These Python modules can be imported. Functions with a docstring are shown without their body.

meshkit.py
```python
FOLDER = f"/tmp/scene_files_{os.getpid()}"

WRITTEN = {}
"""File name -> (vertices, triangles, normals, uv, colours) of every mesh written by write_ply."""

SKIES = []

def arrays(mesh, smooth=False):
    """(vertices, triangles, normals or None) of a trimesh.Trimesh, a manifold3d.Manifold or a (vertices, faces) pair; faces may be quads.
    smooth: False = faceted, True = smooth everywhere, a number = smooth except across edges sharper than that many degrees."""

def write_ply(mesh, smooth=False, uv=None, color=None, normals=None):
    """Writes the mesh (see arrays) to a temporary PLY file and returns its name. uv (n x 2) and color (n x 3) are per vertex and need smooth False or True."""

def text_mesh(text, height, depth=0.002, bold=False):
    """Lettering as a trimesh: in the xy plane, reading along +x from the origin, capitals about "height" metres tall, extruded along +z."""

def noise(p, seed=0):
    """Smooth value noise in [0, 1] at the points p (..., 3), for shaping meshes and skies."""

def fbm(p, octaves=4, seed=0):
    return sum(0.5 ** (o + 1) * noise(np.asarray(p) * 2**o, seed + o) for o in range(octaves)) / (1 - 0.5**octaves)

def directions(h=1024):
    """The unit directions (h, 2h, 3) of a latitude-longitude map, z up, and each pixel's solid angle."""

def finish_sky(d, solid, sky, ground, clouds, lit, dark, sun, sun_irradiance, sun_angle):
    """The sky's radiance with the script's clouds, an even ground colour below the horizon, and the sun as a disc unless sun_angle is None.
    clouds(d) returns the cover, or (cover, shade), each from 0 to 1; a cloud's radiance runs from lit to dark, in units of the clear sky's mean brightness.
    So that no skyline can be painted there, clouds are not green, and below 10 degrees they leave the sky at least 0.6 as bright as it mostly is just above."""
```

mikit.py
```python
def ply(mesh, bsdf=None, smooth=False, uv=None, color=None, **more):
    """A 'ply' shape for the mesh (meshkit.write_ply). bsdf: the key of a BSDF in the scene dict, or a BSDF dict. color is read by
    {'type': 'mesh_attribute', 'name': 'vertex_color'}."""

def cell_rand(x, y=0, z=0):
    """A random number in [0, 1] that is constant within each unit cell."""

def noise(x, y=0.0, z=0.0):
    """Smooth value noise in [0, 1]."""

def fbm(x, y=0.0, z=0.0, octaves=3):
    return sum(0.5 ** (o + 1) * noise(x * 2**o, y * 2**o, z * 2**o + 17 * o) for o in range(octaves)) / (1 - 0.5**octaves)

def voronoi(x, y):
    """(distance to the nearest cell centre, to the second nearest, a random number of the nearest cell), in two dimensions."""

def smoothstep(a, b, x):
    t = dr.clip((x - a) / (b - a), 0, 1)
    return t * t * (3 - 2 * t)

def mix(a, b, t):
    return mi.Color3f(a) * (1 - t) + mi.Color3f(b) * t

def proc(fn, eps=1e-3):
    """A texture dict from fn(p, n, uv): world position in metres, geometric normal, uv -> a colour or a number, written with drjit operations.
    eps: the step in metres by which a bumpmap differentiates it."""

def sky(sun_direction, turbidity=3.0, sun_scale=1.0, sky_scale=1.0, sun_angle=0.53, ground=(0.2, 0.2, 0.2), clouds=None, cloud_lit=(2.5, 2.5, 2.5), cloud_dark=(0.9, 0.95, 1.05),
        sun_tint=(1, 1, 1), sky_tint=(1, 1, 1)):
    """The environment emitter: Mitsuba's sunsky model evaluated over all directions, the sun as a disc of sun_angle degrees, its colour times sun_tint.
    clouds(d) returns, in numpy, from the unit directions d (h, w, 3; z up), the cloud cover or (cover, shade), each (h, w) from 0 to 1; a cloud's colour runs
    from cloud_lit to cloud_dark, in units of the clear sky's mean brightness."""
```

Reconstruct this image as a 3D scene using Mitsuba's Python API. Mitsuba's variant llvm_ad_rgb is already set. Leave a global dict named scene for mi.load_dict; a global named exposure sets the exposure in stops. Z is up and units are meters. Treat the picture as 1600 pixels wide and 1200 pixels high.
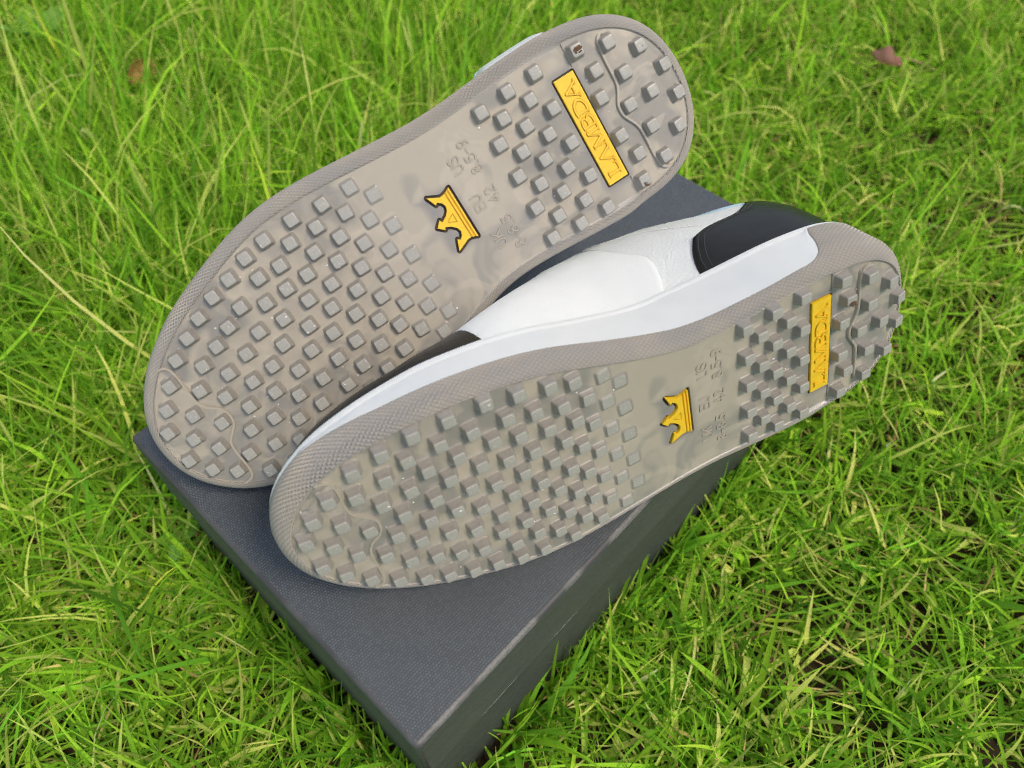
import math
import numpy as np
import trimesh
import manifold3d as m3
import shapely
import shapely.affinity
import drjit as dr
import mitsuba as mi
import mikit
import meshkit
from mikit import noise, fbm, voronoi, smoothstep, mix, proc

scene, labels = {}, {}
T = mi.ScalarTransform4f
MM = 1e-3

# ------------------------------------------------------------------ camera, sky, exposure
CAM = np.array([-0.02153, -0.07362, 0.34981])
FWD = np.array([0.42383, 0.39812, -0.81355])
IMUP = np.array([0.59215, 0.55788, 0.58149])
XFOV = 66.054
scene['camera'] = {'type': 'thinlens', 'fov': XFOV, 'fov_axis': 'x', 'aperture_radius': 0.0016, 'focus_distance': 0.375,
                   'near_clip': 0.01, 'far_clip': 60.0,
                   'to_world': T().look_at(origin=CAM.tolist(), target=(CAM + FWD).tolist(), up=IMUP.tolist())}
SUN = np.array([0.08, -0.52, 0.85])
SUN = SUN / np.linalg.norm(SUN)


def clouds(d):
    n = meshkit.fbm(d * 2.3 + 5.0, 4, 3)
    return np.clip(0.62 + 1.6 * (n - 0.5), 0, 1), np.clip((n - 0.5) * 1.6, 0, 1) * 0.6


scene['sky'] = mikit.sky(SUN.tolist(), turbidity=3, sun_scale=0.50, sun_angle=14, sun_tint=(0.98, 0.98, 0.97), clouds=clouds,
                         cloud_lit=(2.2, 2.25, 2.3), cloud_dark=(1.0, 1.06, 1.18))
exposure = 1.93

# ------------------------------------------------------------------ measures (metres); origin = near top corner of the box
BOX_L, BOX_W, BOX_H, LID_H = 0.3656, 0.2192, 0.1364, 0.0567
GROUND = -(BOX_H + 0.016)
R_A = np.array([[-0.90537, 0.00502, -0.42459, 0.2242], [0.2981, -0.70458, -0.64398, 0.108], [-0.30239, -0.70961, 0.63641, 0.12502], [0, 0, 0, 1.0]])
R_B = np.array([[-0.93303, -0.01219, -0.35958, 0.23691], [0.34448, -0.31867, -0.88305, -0.02281], [-0.10382, -0.94779, 0.30153, 0.06809], [0, 0, 0, 1.0]])


def ray(px, py):
    """direction through a pixel of the 1600 x 1200 photograph"""
    f = 800 / math.tan(math.radians(XFOV / 2))
    right = np.cross(FWD, IMUP)
    return FWD + right * (px - 800) / f - IMUP * (py - 600) / f


def on_ground(px, py, z):
    d = ray(px, py)
    return CAM + d * (z - CAM[2]) / d[2]


# ------------------------------------------------------------------ helpers
def raw(m):
    if hasattr(m, 'to_mesh'):
        k = m.to_mesh()
        return trimesh.Trimesh(np.array(k.vert_properties)[:, :3], np.array(k.tri_verts), process=False)
    if isinstance(m, tuple):
        v, f = np.asarray(m[0], float), np.asarray(m[1], int)
        if f.shape[1] == 4:
            f = np.vstack([f[:, [0, 1, 2]], f[:, [0, 2, 3]]])
        return trimesh.Trimesh(v, f, process=False)
    return m


def shape(m, bsdf, smooth=32, uv=None, M=None, color=None):
    m = raw(m)
    if smooth is not True and smooth is not False:
        m = trimesh.graph.smooth_shade(m, angle=np.radians(smooth), facet_minarea=None)
        smooth = True
    if uv is None:
        uv = np.asarray(m.vertices)[:, :2]
    elif callable(uv):
        uv = uv(np.asarray(m.vertices))
    d = mikit.ply(m, bsdf, smooth=smooth, uv=uv, color=color)
    if M is not None:
        d['to_world'] = T(M.tolist())
    return d


def add(name, d, **lab):
    key, n = name, 0
    while key in scene:
        n += 1
        key = f'{name}_{n:03d}'
    scene[key] = d
    if lab:
        labels[key] = lab
    return key


def rgb(*c):
    return {'type': 'rgb', 'value': list(c)}


# ------------------------------------------------------------------ materials
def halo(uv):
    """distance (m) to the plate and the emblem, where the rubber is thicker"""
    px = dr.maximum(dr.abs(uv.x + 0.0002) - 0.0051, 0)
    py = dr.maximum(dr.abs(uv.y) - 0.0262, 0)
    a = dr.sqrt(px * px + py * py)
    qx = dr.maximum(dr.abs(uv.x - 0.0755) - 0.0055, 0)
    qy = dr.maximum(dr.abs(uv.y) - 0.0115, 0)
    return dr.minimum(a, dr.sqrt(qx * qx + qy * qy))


def rubber_col(p, n, uv):
    wx = fbm(uv.x * 30 + 3, uv.y * 30, 1.0, 3)
    wy = fbm(uv.x * 30, uv.y * 30 + 9, 4.0, 3)
    s = fbm(uv.x * 26 + 4 * wx, uv.y * 42 + 4 * wy, 2.0, 4)
    c = mix((0.242, 0.240, 0.233), (0.376, 0.350, 0.306), smoothstep(0.30, 0.66, s))
    s2 = fbm(uv.x * 75 + 6 * wy, uv.y * 120 + 5 * wx, 7.0, 3)
    c = mix(c, (0.46, 0.42, 0.36), smoothstep(0.56, 0.72, s2) * 0.4)
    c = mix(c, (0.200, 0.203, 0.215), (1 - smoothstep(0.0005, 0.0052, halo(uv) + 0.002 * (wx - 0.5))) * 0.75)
    return c


def diamonds(uv):
    """the rim's pattern: 0 at a diamond's middle, 0.5 at its edges; and where the pattern is"""
    a = uv.x / 0.0025
    b = uv.y / 0.0020
    u = dr.abs(a + b - dr.floor(a + b) - 0.5)
    v = dr.abs(a - b - dr.floor(a - b) - 0.5)
    return dr.maximum(u, v), smoothstep(0.0016, 0.0032, uv.y)


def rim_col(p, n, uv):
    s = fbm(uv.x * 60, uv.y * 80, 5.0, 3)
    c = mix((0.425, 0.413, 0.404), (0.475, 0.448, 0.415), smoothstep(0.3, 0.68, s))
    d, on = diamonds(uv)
    return mix(c, c * 0.84, smoothstep(0.26, 0.46, d) * on)      # shade in the grooves of the moulded pattern, painted into the colour


def rim_bump(p, n, uv):
    d, on = diamonds(uv)
    return 0.0010 * (1 - smoothstep(0.10, 0.5, d)) * on


def stud_col(p, n, uv):
    s = fbm(p.x * 900, p.y * 900, p.z * 900, 3)
    c = mix((0.235, 0.225, 0.213), (0.280, 0.270, 0.255), s)
    c = mix((0.285, 0.272, 0.245), c, smoothstep(0.0000, 0.0007, uv.y))      # the foot runs into the tread's rubber
    top = smoothstep(0.0040, 0.00445, uv.y)  # tops painted lighter than the sides, as the light falls on them
    wear = smoothstep(0.62, 0.75, fbm(p.x * 1500 + 9, p.y * 1500, p.z * 1500, 3)) * top
    return mix(mix(c, (0.350, 0.355, 0.347), top * 0.85), (0.62, 0.62, 0.60), wear * 0.3)


def dirt_col(p, n, uv):
    s = fbm(p.x * 1300, p.y * 1300, p.z * 1300, 3)
    return mix((0.035, 0.022, 0.014), (0.17, 0.10, 0.06), s)


def yellow_col(p, n, uv):
    s = fbm(uv.x * 300, uv.y * 300, 1.0, 2)
    return mix((0.73, 0.485, 0.026), (0.78, 0.53, 0.036), s)


def leather_bump(p, n, uv):
    a, b, w = voronoi(uv.x * 400, uv.y * 400)
    e, g, h2 = voronoi(uv.x * 1150 + 7, uv.y * 1150)
    return 0.00036 * smoothstep(0.0, 0.5, b - a) + 0.00010 * smoothstep(0, 0.5, g - e) + 0.00014 * fbm(uv.x * 120, uv.y * 120, 3.0, 2)


def panel_col(p, n, uv):
    a, b, w = voronoi(uv.x * 520, uv.y * 520)
    c = white_col(p, n, uv) * 1.15
    return mix(c * 0.97, c, smoothstep(0.0, 0.22, b - a))  # faint shade painted along the creases of the grain


def soft_bump(p, n, uv):
    a, b, w = voronoi(uv.x * 520, uv.y * 520)
    return 0.00012 * smoothstep(0.0, 0.5, b - a) + 0.00012 * fbm(uv.x * 70, uv.y * 70, 3.0, 3)


def white_col(p, n, uv):
    s = fbm(uv.x * 80, uv.y * 80, 2.0, 3)
    return mix((0.615, 0.660, 0.70), (0.67, 0.71, 0.745), s)


def leather_col(p, n, uv):
    a, b, w = voronoi(uv.x * 400, uv.y * 400)
    c = white_col(p, n, uv) * 1.14
    return mix(c * 0.93, c, smoothstep(0.0, 0.22, b - a))  # creases between the pebbles darkened in colour, standing in for shade


def black_bump(p, n, uv):
    return 0.00018 * fbm(uv.x * 160 + 2 * fbm(uv.x * 60, uv.y * 60, 0.0, 2), uv.y * 420, 6.0, 3) + 0.00003 * noise(uv.x * 1500, uv.y * 1500)


def linen_bump(p, n, uv):
    a, b = uv.x / 0.0014, uv.y / 0.0013
    wob = 0.35 * fbm(uv.x * 200, uv.y * 200, 1.0, 2)
    row = dr.floor(b + wob)
    odd = row - 2 * dr.floor(row * 0.5)
    u = a + 0.5 * odd
    fx = u - dr.floor(u) - 0.5
    fy = b + wob - row - 0.5
    cell = mikit.cell_rand(u, row, 3.0)
    return 0.00030 * (0.55 + 0.6 * cell) * dr.maximum(0, 1 - 2.6 * fx * fx - 3.2 * fy * fy)


def box_col(p, n, uv):
    s = fbm(p.x * 40, p.y * 40, p.z * 40, 3)
    c = mix((0.050, 0.065, 0.084), (0.064, 0.080, 0.102), s)
    h = smoothstep(0.02, 0.30, linen_bump(p, n, uv) * 1000)
    return c * (0.60 + 0.78 * h)  # hollows of the weave darkened: shade between threads put into the colour


def edge_col(p, n, uv):
    s = smoothstep(0.38, 0.62, fbm(p.x * 60, p.y * 60, p.z * 60, 4))
    g = noise(p.x * 1300, p.y * 1300, p.z * 1300)
    return mix((0.05, 0.054, 0.062), (0.17, 0.175, 0.18), s * (0.35 + 0.65 * g) * (1 - 0.75 * smoothstep(0.004, 0.008, p.y)))  # wear flecks plus a highlight painted along the near edge, weaker elsewhere


def side_col(p, n, uv):
    s = fbm(p.x * 35, p.y * 35, p.z * 90, 3)
    g = noise(p.x * 900, p.y * 900, p.z * 900)
    return mix((0.053, 0.056, 0.062), (0.069, 0.072, 0.080), s) * (0.75 + 0.5 * g)


def shaded_base_col(p, n, uv):
    return side_col(p, n, uv) * 0.82  # lid-side card darkened: shade below the lid put into the colour


def side_bump(p, n, uv):
    return 0.00007 * noise(p.x * 1000, p.y * 1000, p.z * 1000)


def soil_col(p, n, uv):
    s = fbm(p.x * 45, p.y * 45, p.z * 45, 4)
    w = smoothstep(0.58, 0.72, fbm(p.x * 130 + 3, p.y * 130, 1.0, 3))
    c = mix(mix((0.018, 0.013, 0.008), (0.052, 0.035, 0.022), s), (0.13, 0.09, 0.05), w * 0.6)
    d = dr.sqrt(dr.square(p.x - 0.33) + dr.square(p.y - 0.30))
    turf = mix((0.035, 0.085, 0.010), (0.085, 0.16, 0.022), fbm(p.x * 70, p.y * 70, 3.0, 3))      # too far off for single blades
    return mix(c, turf, smoothstep(1.0, 1.5, d))


def leaf_col(p, n, uv):
    s = fbm(uv.x * 130, uv.y * 130, 3.0, 3)
    return mix((0.44, 0.17, 0.14), (0.58, 0.30, 0.23), s)


def tan_leaf_col(p, n, uv):
    s = fbm(uv.x * 130, uv.y * 130, 3.0, 3)
    return mix((0.26, 0.13, 0.045), (0.38, 0.22, 0.08), s)


def two(d):
    return {'type': 'twosided', 'b': d}


def bump(d, fn, eps, scale=1.0):
    return {'type': 'bumpmap', 'tex': proc(fn, eps=eps), 'scale': scale, 'inner': d}


scene['rubber'] = two({'type': 'principled', 'base_color': proc(rubber_col), 'roughness': 0.34, 'specular': 0.5, 'clearcoat': 0.15, 'clearcoat_gloss': 0.8})
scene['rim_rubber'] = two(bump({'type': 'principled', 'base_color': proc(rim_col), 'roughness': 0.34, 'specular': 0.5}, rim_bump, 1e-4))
scene['stud_rubber'] = two({'type': 'principled', 'base_color': proc(stud_col), 'roughness': 0.33, 'specular': 0.5})
scene['groove_rubber'] = two({'type': 'principled', 'base_color': rgb(0.050, 0.036, 0.022), 'roughness': 0.5, 'specular': 0.4})
scene['letter_rubber'] = two({'type': 'principled', 'base_color': rgb(0.385, 0.36, 0.318), 'roughness': 0.4, 'specular': 0.5})  # paler than the tread: highlights on raised lines put into the colour
scene['yellow_rubber'] = two({'type': 'principled', 'base_color': proc(yellow_col), 'roughness': 0.42, 'specular': 0.45})
scene['dried_mud'] = two({'type': 'principled', 'base_color': proc(dirt_col), 'roughness': 0.9})
scene['white_rubber'] = two({'type': 'principled', 'base_color': proc(white_col), 'roughness': 0.38, 'specular': 0.45})
scene['white_leather'] = two(bump({'type': 'principled', 'base_color': proc(leather_col), 'roughness': 0.45, 'specular': 0.45}, leather_bump, 2e-4))
scene['white_panel'] = two(bump({'type': 'principled', 'base_color': proc(panel_col), 'roughness': 0.42, 'specular': 0.45}, soft_bump, 2e-4))
scene['black_leather'] = two(bump({'type': 'principled', 'base_color': rgb(0.009, 0.0095, 0.011), 'roughness': 0.33, 'specular': 0.35}, black_bump, 2e-4))
scene['black_thread'] = two({'type': 'principled', 'base_color': rgb(0.040, 0.042, 0.045), 'roughness': 0.5})
scene['white_thread'] = two({'type': 'principled', 'base_color': rgb(0.75, 0.76, 0.77), 'roughness': 0.6})
scene['blue_lining'] = two({'type': 'principled', 'base_color': rgb(0.42, 0.60, 0.74), 'roughness': 0.75, 'sheen': 0.4})
scene['box_linen'] = two(bump({'type': 'principled', 'base_color': proc(box_col), 'roughness': 0.36, 'specular': 0.7}, linen_bump, 1.2e-4))
scene['box_edge'] = two({'type': 'principled', 'base_color': proc(edge_col), 'roughness': 0.5, 'specular': 0.5})
scene['box_side'] = two(bump({'type': 'principled', 'base_color': proc(side_col), 'roughness': 0.5, 'specular': 0.4}, side_bump, 2e-4))
scene['box_base_shaded'] = two(bump({'type': 'principled', 'base_color': proc(shaded_base_col), 'roughness': 0.5, 'specular': 0.4}, side_bump, 2e-4))
scene['pale_card'] = two({'type': 'principled', 'base_color': rgb(0.34, 0.34, 0.33), 'roughness': 0.8})
scene['soil'] = two({'type': 'principled', 'base_color': proc(soil_col), 'roughness': 0.95, 'specular': 0.15})
scene['blade'] = {'type': 'principledthin', 'base_color': {'type': 'mesh_attribute', 'name': 'vertex_color'}, 'roughness': 0.28, 'spec_trans': 0.0,
                  'diff_trans': 1.0, 'eta': 1.4}
scene['straw'] = {'type': 'principledthin', 'base_color': {'type': 'mesh_attribute', 'name': 'vertex_color'}, 'roughness': 0.6, 'spec_trans': 0.0,
                  'diff_trans': 0.5, 'eta': 1.35}
scene['weed_leaf'] = {'type': 'principledthin', 'base_color': rgb(0.26, 0.50, 0.12), 'roughness': 0.4, 'spec_trans': 0.0, 'diff_trans': 0.6, 'eta': 1.4}
scene['red_leaf'] = two({'type': 'principled', 'base_color': proc(leaf_col), 'roughness': 0.7})
scene['tan_leaf'] = two({'type': 'principled', 'base_color': proc(tan_leaf_col), 'roughness': 0.7})

# ------------------------------------------------------------------ the shoe box
IDENT = np.eye(4)


def rounded_slab(x0, y0, x1, y1, z0, z1, r):
    """a box with rounded vertical and top edges, as rings"""
    rings, base = [], shapely.box(x0 + r, y0 + r, x1 - r, y1 - r)
    prof = [(r, z0)] + [(r * math.cos(a), z1 - r + r * math.sin(a)) for a in np.linspace(0, math.pi / 2, 7)]

    def ring(o):
        pts = []
        for cx_, cy_, a0 in ((x1 - r, y0 + r, -90), (x1 - r, y1 - r, 0), (x0 + r, y1 - r, 90), (x0 + r, y0 + r, 180)):
            for a in np.linspace(a0, a0 + 90, 7):
                pts.append((cx_ + o * math.cos(math.radians(a)), cy_ + o * math.sin(math.radians(a))))
        return np.array(pts)

    n = 28
    v = np.vstack([np.c_[ring(o), np.full(n, z)] for o, z in prof])
    f = []
    for k in range(len(prof) - 1):
        for i in range(n):
            j = (i + 1) % n
            f.append([k * n + i, k * n + j, (k + 1) * n + j, (k + 1) * n + i])
    return v, np.array(f), len(prof), n


# lid: sides, edge roll with wear and a painted highlight, linen top
r = 0.0026
v, f, nk, n = rounded_slab(-0.0006, -0.0006, BOX_L + 0.0006, BOX_W + 0.0006, -LID_H, 0.0, r)
fs = f.reshape(nk - 1, n, 4)
side = trimesh.Trimesh(*[raw((v, fs[:2].reshape(-1, 4))).vertices, raw((v, fs[:2].reshape(-1, 4))).faces], process=False)
side.remove_unreferenced_vertices()
# lower lip of the lid turned inwards
lip = raw((np.vstack([v[:n], v[:n] * [1, 1, 1] + (np.array([BOX_L / 2, BOX_W / 2, -LID_H]) - v[:n]) * [0.012, 0.02, 0]]),
           np.array([[i, i + n, (i + 1) % n + n, (i + 1) % n] for i in range(n)])))
edge = raw((v, fs[2:].reshape(-1, 4)))
edge.remove_unreferenced_vertices()
ins = r
topgrid = trimesh.Trimesh([[ins - 0.0006, ins - 0.0006, 0], [BOX_L - ins + 0.0006, ins - 0.0006, 0], [BOX_L - ins + 0.0006, BOX_W - ins + 0.0006, 0], [ins - 0.0006, BOX_W - ins + 0.0006, 0]], [[0, 1, 2], [0, 2, 3]])
labels['shoe_box'] = {'label': 'closed dark grey linen-textured cardboard box lying on the grass under both shoes', 'category': 'box'}
scene['shoe_box__lid'] = shape(trimesh.util.concatenate([side, lip]), 'box_side', 30)
scene['shoe_box__lid__top'] = shape(topgrid, 'box_linen', False)
scene['shoe_box__lid__edge'] = shape(edge, 'box_edge', 60)
labels['shoe_box__lid__edge'] = {'label': 'edge of the box lid, pale with wear and a painted highlight'}
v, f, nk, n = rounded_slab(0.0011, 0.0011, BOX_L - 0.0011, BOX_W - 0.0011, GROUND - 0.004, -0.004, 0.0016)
scene['shoe_box__base'] = shape((v, f), 'box_base_shaded', 30)
# thin pale streaks on the long side, along the lid's lower edge
for a, b, z in ((0.034, 0.062, -0.0545), (0.085, 0.108, -0.0545)):
    w = 0.0005
    s = 12
    xs = np.linspace(a, b, s)
    hw = w * np.sin(np.linspace(0, math.pi, s)) ** 0.6 * (0.6 + 0.4 * meshkit.noise(np.c_[xs * 900, xs * 0, xs * 0]))
    vv = np.vstack([np.c_[xs, np.full(s, -0.00075), z - hw], np.c_[xs, np.full(s, -0.00075), z + hw]])
    ff = np.array([[i, i + 1, s + i + 1, s + i] for i in range(s - 1)])
    add('shoe_box__lid__pale_streak', shape((vv, ff), 'pale_card', False))

# ------------------------------------------------------------------ the sole, measured in millimetres in the shoe's own frame
INNER = np.array([[-47.9, 4.7], [-44.6, 16.6], [-39.8, 24.6], [-31.3, 32.2], [-20.9, 36.0], [2.8, 37.4], [19.0, 36.0], [35.1, 34.6], [52.1, 33.7], [66.4, 34.1], [77.7, 36.5], [89.1, 40.3], [102.4, 44.6], [112.8, 48.8], [127.0, 54.0], [140.3, 57.4], [156.4, 59.7], [170.6, 60.9], [187.7, 60.2], [201.0, 58.5], [213.3, 55.9], [224.7, 51.2], [233.2, 43.6], [239.8, 36.0], [243.2, 26.5], [243.6, 16.1], [240.8, 6.6], [235.6, -1.4], [229.4, -7.6], [222.3, -13.7], [210.5, -21.0], [199.6, -26.5], [186.8, -31.0], [177.3, -34.4], [161.2, -39.3], [147.9, -41.9], [135.6, -42.4], [123.2, -42.0], [108.1, -40.6], [90.1, -38.9], [73.9, -37.3], [60.7, -36.8], [47.4, -37.3], [34.1, -38.2], [19.0, -38.9], [3.8, -39.1], [-7.6, -38.4], [-19.9, -36.5], [-31.3, -31.8], [-41.2, -22.8], [-46.9, -11.4]]) * MM
STUDS = [(108.6,-338.0),(255.0,-332.8),(184.7,-251.8),(111.6,-169.0),(401.4,-318.9),(328.6,-246.7),(256.9,-165.4),(183.9,-83.8),(113.0,0.0),(399.9,-161.0),(327.3,-80.9),(256.1,0.0),(183.9,83.8),(111.6,169.0),(397.7,0.0),(327.3,80.9),(256.9,165.4),(184.7,251.8),(108.6,338.0),(399.9,161.0),(328.6,246.7),(255.0,332.8),(401.4,318.9),(-101.5,-323.7),(-137.2,-206.2),(-101.4,-93.9),(-101.4,93.9),(-137.2,206.2),(-101.5,323.7),(-241.7,-280.2),(-358.5,-195.6),(-248.4,-132.5),(-422.9,-69.5),(-203.4,0.0),(-318.1,0.0),(-422.9,69.5),(-248.4,132.5),(-358.5,195.6),(-241.7,280.2),(1066.7,-354.1),(994.9,-273.9),(1206.7,-356.5),(1141.8,-274.6),(1068.5,-193.0),(995.8,-117.2),(1353.8,-371.5),(1282.1,-289.4),(1220.6,-200.5),(1147.5,-120.5),(1070.0,-37.5),(994.9,36.9),(1504.5,-361.6),(1416.2,-291.9),(1350.9,-204.4),(1287.6,-118.2),(1216.7,-38.9),(1144.3,39.0),(1069.1,118.2),(992.2,194.7),(1614.6,-341.2),(1509.7,-235.8),(1433.5,-141.1),(1367.4,-49.1),(1289.9,33.2),(1216.2,119.3),(1142.4,200.0),(1064.8,272.0),(994.2,344.9),(1725.5,-303.7),(1617.4,-239.9),(1544.5,-137.0),(1493.9,-45.3),(1429.1,40.2),(1356.0,121.1),(1283.7,198.1),(1218.2,272.3),(1145.9,344.0),(1062.6,414.2),(1829.0,-277.2),(1757.7,-177.1),(1656.5,-132.5),(1634.2,-33.8),(1560.9,53.4),(1488.7,136.8),(1423.7,223.5),(1340.8,300.5),(1261.4,377.8),(1933.2,-234.7),(1852.9,-134.4),(1756.7,-44.3),(1701.2,60.8),(1613.3,150.9),(1536.4,247.6),(1460.7,335.6),(1375.1,413.1),(2028.0,-188.8),(1946.5,-90.8),(1859.8,6.5),(1797.9,115.0),(1713.7,194.3),(1645.7,286.0),(1568.2,373.0),(2129.6,-133.7),(2050.2,-50.0),(1978.6,37.9),(1911.6,126.3),(1858.6,220.3),(1778.3,290.1),(1716.5,380.6),(2225.3,-52.4),(2130.2,34.4),(2054.3,119.5),(1993.7,213.0),(1933.7,319.3),(1843.6,383.0),(2303.7,29.9),(2224.2,112.3),(2141.3,210.2),(2053.4,309.0),(2003.1,423.9),(1899.8,470.2),(2366.7,119.4),(2289.6,204.3),(2222.3,299.7),(2128.7,398.7),(2099.5,517.4),(2372.8,276.5),(2310.0,368.9),(2223.2,436.6),(1976.3,548.9),(1847.3,568.8),(1765.0,478.6),(1704.8,570.5),(1634.5,466.4),(1553.9,566.2),(1489.8,451.6),(1422.6,538.6),(1191.9,463.4),(1294.2,503.7)]
STUDS = np.array(STUDS) * 1e-4
CROWN = np.array([[69.4, -12.6], [72.4, -11.3], [75.0, -10.9], [80.4, -13.7], [78.4, -8.9], [77.4, -9.7], [75.6, -8.3], [74.9, -6.4], [75.4, -4.4], [77.3, -2.5], [80.0, -1.2], [80.7, -2.5], [82.1, -1.2], [83.4, 0.0], [82.1, 1.2], [80.7, 2.5], [80.0, 1.4], [77.5, 2.7], [75.6, 4.6], [74.9, 6.6], [75.6, 8.6], [77.2, 9.9], [78.3, 9.0], [79.3, 11.3], [80.3, 13.9], [76.6, 12.4], [74.4, 11.5], [72.4, 11.4], [69.3, 12.7]]) * MM
TOE_LINE = np.array([[226.0, -13.5], [221.8, -14.0], [218.8, -11.6], [218.4, -6.0], [218.7, 3.0], [218.3, 8.6], [216.2, 12.2], [211.2, 15.3], [209.9, 19.8], [210.6, 24.4], [214.8, 28.0], [217.9, 31.0], [218.6, 36.0], [218.2, 44.0], [218.9, 49.6], [222.3, 51.4], [228, 50.8]]) * MM
HEEL_LINE = np.array([[-27.0, -32.0], [-23.7, -33.6], [-21.0, -31.4], [-20.3, -25.5], [-20.3, -16.5], [-20.2, -10.2], [-18.2, -6.4], [-16.2, -3.0], [-15.8, 0.0], [-16.2, 3.0], [-18.2, 6.4], [-20.2, 10.2], [-20.6, 16.0], [-20.3, 25.5], [-21.0, 31.4], [-23.7, 33.6], [-27.0, 32.0]]) * MM
NO = 300


def outline():
    P = np.vstack([INNER, INNER[:1]])
    s = np.r_[0, np.cumsum(np.linalg.norm(np.diff(P, axis=0), axis=1))]
    t = np.linspace(0, s[-1], NO, endpoint=False)
    Z = np.interp(t, s, P[:, 0]) + 1j * np.interp(t, s, P[:, 1])
    F = np.fft.fft(Z)
    F *= np.exp(-(np.fft.fftfreq(NO, 1 / NO) / 22.0) ** 2)
    Z = np.fft.ifft(F)
    return np.c_[Z.real, Z.imag]


OUT = outline()
_t = np.roll(OUT, -1, 0) - np.roll(OUT, 1, 0)
NRM = np.c_[_t[:, 1], -_t[:, 0]] / np.linalg.norm(_t, axis=1)[:, None]
if ((OUT - OUT.mean(0)) * NRM).sum() < 0:
    NRM = -NRM
# the side wall leans out further along the outer side and round the heel
EXTRA = 0.0014 * np.clip(-NRM[:, 1], 0, 1) ** 1.5 + 0.0019 * np.clip(-NRM[:, 0], 0, 1) ** 1.5 + 0.0007 * np.clip(NRM[:, 0], 0, 1)
EXTRA = np.fft.ifft(np.fft.fft(EXTRA) * np.exp(-(np.fft.fftfreq(NO, 1 / NO) / 14.0) ** 2)).real
ARC = np.r_[0, np.cumsum(np.linalg.norm(np.diff(OUT, axis=0), axis=1))]


def spring(x):
    t, h = np.maximum(x - 0.1564, 0), np.maximum(-0.0265 - x, 0)
    return -0.76 * t * t - 7.4 * h * h


def slope(x):
    t, h = np.maximum(x - 0.1564, 0), np.maximum(-0.0265 - x, 0)
    return -1.52 * t + 14.8 * h


def cross(pts):
    poly = shapely.Polygon(pts) if not isinstance(pts, shapely.geometry.base.BaseGeometry) else pts
    poly = poly.buffer(0)
    cs = None
    for g in getattr(poly, 'geoms', [poly]):
        one = m3.CrossSection([np.array(g.exterior.coords)[:-1]] + [np.array(i.coords)[:-1] for i in g.interiors], m3.FillRule.EvenOdd)
        cs = one if cs is None else cs + one
    return cs


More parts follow.
